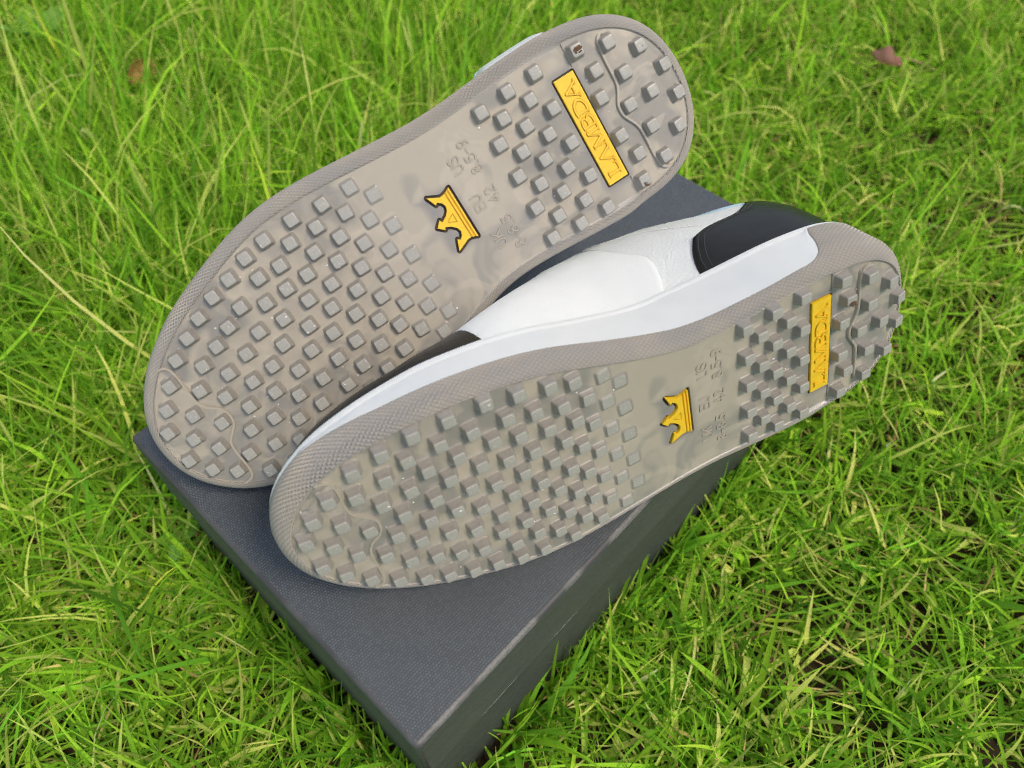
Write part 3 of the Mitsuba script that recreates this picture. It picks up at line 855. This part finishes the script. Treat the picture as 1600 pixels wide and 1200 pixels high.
def blades(x, y, L, w, phi, lean, curl, twist, col0, col1, name, bsdf, z0=None, crease=0.22, SEG=5):
    n = len(x)
    s = np.linspace(0, 1, SEG + 1)
    th = lean[:, None] + curl[:, None] * s[None] ** 1.3
    th = np.minimum(th, 2.15)
    dz, dh = np.cos(th), np.sin(th)
    ph = phi[:, None] + twist[:, None] * s[None]
    step = (L / SEG)[:, None]
    mid = lambda a: np.concatenate([np.zeros((n, 1)), np.cumsum((a[:, 1:] + a[:, :-1]) / 2 * step, 1)], 1)
    px, py, pz = x[:, None] + mid(dh * np.cos(ph)), y[:, None] + mid(dh * np.sin(ph)), mid(dz)
    base = (GROUND + bumps(x, y) - 0.006) if z0 is None else z0
    pz = base[:, None] + pz
    floor = GROUND + 0.002 + 0.012 * rng.random(n)[:, None]
    pz = np.where(s[None] > 0.05, np.maximum(pz, floor), pz)
    C = np.stack([px, py, pz], -1)
    roll = rng.normal(0, 0.5, n)[:, None] + twist[:, None] * s[None] * 0.8
    side = np.stack([-np.sin(ph), np.cos(ph), np.zeros_like(ph)], -1)
    nrm = np.stack([-np.cos(ph) * dz, -np.sin(ph) * dz, dh], -1)
    sd = side * np.cos(roll)[..., None] + nrm * np.sin(roll)[..., None]
    nn = nrm * np.cos(roll)[..., None] - side * np.sin(roll)[..., None]
    prof = np.minimum(1, 0.55 + 2.2 * s) * (1 - s ** 2.6) ** 0.9
    hw = (w[:, None] * 0.5 * prof[None] + 0.00004)[..., None]
    v = np.stack([C - sd * hw, C - nn * hw * crease, C + sd * hw], 2)      # n, SEG+1, 3, 3
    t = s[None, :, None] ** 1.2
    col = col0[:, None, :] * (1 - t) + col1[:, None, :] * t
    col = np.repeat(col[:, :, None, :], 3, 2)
    k = np.arange(SEG)
    f = []
    for c in (0, 1):
        a = k * 3 + c
        f.append(np.stack([a, a + 1, a + 4], 1))
        f.append(np.stack([a, a + 4, a + 3], 1))
    f = np.vstack(f)
    F = (f[None] + (np.arange(n) * (SEG + 1) * 3)[:, None, None]).reshape(-1, 3)
    V = v.reshape(-1, 3)
    m = trimesh.Trimesh(V, F, process=False)
    scene[name] = mikit.ply(m, bsdf, smooth=True, color=np.clip(col.reshape(-1, 3), 0, 1))


def in_box(x, y, m):
    return (x > -m) & (x < BOX_L + m) & (y > -m) & (y < BOX_W + m)


# the patch of lawn that the photograph and the places beside it see
corners = [on_ground(px, py, GROUND) for px, py in ((-160, -140), (1760, -140), (1760, 1340), (-160, 1340))]
field = shapely.Polygon([c[:2] for c in corners]).buffer(0.10)
x0, y0, x1, y1 = field.bounds


def scatter(density, zone=None):
    zone = field if zone is None else zone
    ax, ay, bx_, by_ = zone.bounds
    n = int((bx_ - ax) * (by_ - ay) * density)
    x, y = rng.uniform(ax, bx_, n), rng.uniform(ay, by_, n)
    ok = shapely.contains_xy(zone, x, y)
    return x[ok], y[ok]


HEADV = np.array([FWD[0], FWD[1]]) / np.hypot(FWD[0], FWD[1])
RIGHT = np.array([HEADV[1], -HEADV[0]])


def lush(x, y):
    """1 where the grass is long (left and far), 0 where it is short and thin"""
    rel = np.c_[x - CAM[0], y - CAM[1]]
    side, dist = rel @ RIGHT, rel @ HEADV
    a = 1 / (1 + np.exp((side + 0.03 - 0.10 * (dist - 0.4)) / 0.09))
    b = 1 / (1 + np.exp(-(dist - 0.20) / 0.07))
    return np.clip(a * b + 0.25 * (meshkit.fbm(np.c_[x * 7, y * 7, x * 0], 3) - 0.5), 0, 1)


cx_, cy_ = scatter(8800)
nb = rng.integers(4, 9, len(cx_))
ci = np.repeat(np.arange(len(cx_)), nb)
bx = cx_[ci] + rng.normal(0, 0.006, len(ci))
by = cy_[ci] + rng.normal(0, 0.006, len(ci))
lu = lush(bx, by)
gap = meshkit.fbm(np.c_[bx * 22, by * 22, bx * 0 + 8], 3)
keep = ~in_box(bx, by, 0.003) & (gap + 0.30 * lu + rng.normal(0, 0.08, len(bx)) > 0.24)
bx, by, ci, lu = bx[keep], by[keep], ci[keep], lu[keep]
n = len(bx)
cphi = rng.uniform(0, 2 * math.pi, len(cx_))
cl = rng.normal(0, 1, len(cx_))
phi = cphi[ci] + rng.normal(0, 1.0, n)
up_az = math.atan2(HEADV[1], HEADV[0])
phi = np.where(rng.random(n) < 0.45 * lu, up_az + rng.normal(-0.3, 0.8, n), phi)
L = (0.040 + 0.050 * lu) * np.exp(rng.normal(0, 0.30, n)) * (1 + 0.12 * cl[ci])
w = np.clip(0.00195 * np.exp(rng.normal(0, 0.42, n)), 0.0009, 0.0052) * (0.92 + 0.15 * lu)
lean = np.abs(rng.normal(0.45, 0.35, n)) + 0.15 * (1 - lu)
curl = rng.normal(0.85, 0.6, n)
tw = rng.normal(0, 0.5, n)
hue = rng.random(n)[:, None]
val = np.exp(rng.normal(-0.03, 0.32, n))[:, None]
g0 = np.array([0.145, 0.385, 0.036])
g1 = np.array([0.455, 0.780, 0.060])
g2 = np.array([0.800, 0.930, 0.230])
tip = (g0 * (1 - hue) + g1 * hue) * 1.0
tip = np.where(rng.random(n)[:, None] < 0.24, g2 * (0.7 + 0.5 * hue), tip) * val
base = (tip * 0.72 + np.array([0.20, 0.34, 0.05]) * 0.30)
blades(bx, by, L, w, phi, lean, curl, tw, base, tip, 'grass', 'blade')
labels['grass'] = {'kind': 'stuff', 'label': 'green lawn grass around the box', 'category': 'grass'}

# the lawn goes on, thinner modelled, beyond what the photograph shows
fx, fy = scatter(6500, field.buffer(0.75).difference(field))
m = len(fx)
hh = rng.random(m)[:, None]
cc = (g0 * (1 - hh) + g1 * hh) * np.exp(rng.normal(0, 0.3, m))[:, None]
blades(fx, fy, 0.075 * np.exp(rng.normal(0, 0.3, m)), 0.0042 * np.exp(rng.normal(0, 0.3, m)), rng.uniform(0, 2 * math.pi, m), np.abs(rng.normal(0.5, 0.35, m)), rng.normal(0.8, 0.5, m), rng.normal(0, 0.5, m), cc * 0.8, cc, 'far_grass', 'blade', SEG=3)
labels['far_grass'] = {'kind': 'stuff', 'label': 'lawn grass going on beyond the box', 'category': 'grass'}

# blades that the box has pushed aside: rooted along its foot, bent out and over
m = 900
u = rng.random(m) * 2 * (BOX_L + BOX_W)
ex = np.where(u < BOX_L, u, np.where(u < BOX_L + BOX_W, BOX_L, np.where(u < 2 * BOX_L + BOX_W, 2 * BOX_L + BOX_W - u, 0)))
ey = np.where(u < BOX_L, 0, np.where(u < BOX_L + BOX_W, u - BOX_L, np.where(u < 2 * BOX_L + BOX_W, BOX_W, 2 * (BOX_L + BOX_W) - u)))
ox = np.where((u >= BOX_L) & (u < BOX_L + BOX_W), 1.0, np.where(u >= 2 * BOX_L + BOX_W, -1.0, 0))
oy = np.where(u < BOX_L, -1.0, np.where((u >= BOX_L + BOX_W) & (u < 2 * BOX_L + BOX_W), 1.0, 0))
dd = rng.uniform(0.002, 0.008, m)
az = np.arctan2(oy, ox) + rng.normal(0, 1.15, m)
cc = (g0 * 1.1 + (g1 - g0) * rng.random(m)[:, None]) * np.exp(rng.normal(0, 0.25, m))[:, None]
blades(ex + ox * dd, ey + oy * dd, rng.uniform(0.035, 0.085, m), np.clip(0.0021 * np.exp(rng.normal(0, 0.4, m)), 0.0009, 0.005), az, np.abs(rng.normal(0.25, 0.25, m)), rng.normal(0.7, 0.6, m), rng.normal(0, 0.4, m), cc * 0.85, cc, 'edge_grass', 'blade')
labels['edge_grass'] = {'kind': 'stuff', 'label': 'grass blades bent aside along the foot of the box', 'category': 'grass'}

# dead and yellowed blades among the green
dx, dy = scatter(1400)
k = ~in_box(dx, dy, 0.004)
dx, dy = dx[k], dy[k]
n = len(dx)
c = np.where(rng.random(n)[:, None] < 0.55, np.array([0.68, 0.56, 0.22]), np.array([0.48, 0.34, 0.15])) * np.exp(rng.normal(0, 0.2, n))[:, None]
blades(dx, dy, rng.uniform(0.025, 0.06, n), rng.uniform(0.0008, 0.0022, n), rng.uniform(0, 6.28, n), np.abs(rng.normal(0.9, 0.4, n)), rng.normal(0.5, 0.6, n), rng.normal(0, 0.8, n), c * 0.7, c, 'dry_grass', 'straw')
labels['dry_grass'] = {'kind': 'stuff', 'label': 'yellowed dry blades among the grass', 'category': 'grass'}


# ------------------------------------------------------------------ fallen leaves and weeds
def leaf_mesh(length, width, cup, seed, lobes=0):
    u = np.linspace(0, 1, 15)
    v = np.linspace(-1, 1, 9)
    U, V = np.meshgrid(u, v, indexing='ij')
    prof = np.sin(np.pi * U ** 0.8) ** 0.8
    if lobes:
        prof = prof * (0.72 + 0.28 * np.abs(np.cos(lobes * np.pi * U)))
    nz = meshkit.fbm(np.stack([U * 4 + seed, V * 2, U * 0], -1), 3) - 0.5
    x, y = (U - 0.5) * length, V * prof * width / 2
    z = cup * (V ** 2) * prof + 0.25 * length * nz * 0.5 + cup * 1.5 * (U - 0.5) ** 2
    g = np.stack([x, y, z], -1)
    top, f = loft(g, closed=False)
    return raw((top, f))


def put(m, px, py, z, rz, tilt=(0, 0)):
    p = on_ground(px, py, GROUND + z)
    return np.array(T().translate(p.tolist()).rotate([0, 0, 1], rz).rotate([1, 0, 0], tilt[0]).rotate([0, 1, 0], tilt[1]).matrix, float).reshape(4, 4)


def fallen(name, mat, px, py, z, rz, tilt, L, W, seed, label):
    labels[name] = {'label': label, 'category': 'leaf', 'group': 'dead leaves fallen on the lawn'}
    M = put(None, px, py, z, rz, tilt)
    scene[name + '__blade'] = shape(leaf_mesh(L, W, 0.012, seed, 2), mat, True, None, M)
    s = trimesh.creation.cylinder(radius=0.0006, height=L * 0.5, sections=6)
    s.apply_transform(trimesh.transformations.rotation_matrix(math.pi / 2, [0, 1, 0]))
    s.apply_translation([-L * 0.72, 0, 0.012])
    scene[name + '__stalk'] = shape(s, mat, 40, None, M)


fallen('fallen_leaf', 'red_leaf', 1380, 98, 0.046, 75, (48, 10), 0.036, 0.022, 3, 'curled reddish dead leaf on the lawn beyond the heels of the shoes')
fallen('fallen_leaf_001', 'tan_leaf', 222, 112, 0.050, 20, (50, -15), 0.036, 0.024, 9, 'small tan dead leaf among the long grass left of the shoes')


def weed(name, px, py, z, count, size, seed, label):
    r2 = np.random.default_rng(seed)
    labels[name] = {'label': label, 'category': 'weed', 'group': 'broad-leaved weeds in the lawn'}
    for k in range(count):
        rz = 360 * k / count + r2.normal(0, 15)
        M = put(None, px, py, z, rz, (r2.normal(0, 10), -r2.uniform(5, 35)))
        m = leaf_mesh(size * r2.uniform(0.8, 1.1), size * r2.uniform(0.55, 0.7), 0.004, seed + k)
        m.apply_translation([size * 0.55, 0, 0])
        add(f'{name}__leaf', shape(m, 'weed_leaf', True, None, M))


weed('broadleaf_weed', 60, 55, 0.040, 5, 0.045, 31, 'pale broad-leaved weed in the far grass left of the dead tan leaf')
weed('broadleaf_weed_001', 290, 846, 0.016, 3, 0.018, 37, 'small round-leaved weed low in the grass against the box edge')

# print('triangles', sum(len(meshkit.WRITTEN[d['filename']][1]) for d in scene.values() if d.get('type') == 'ply'), 'blades', len(bx), m)
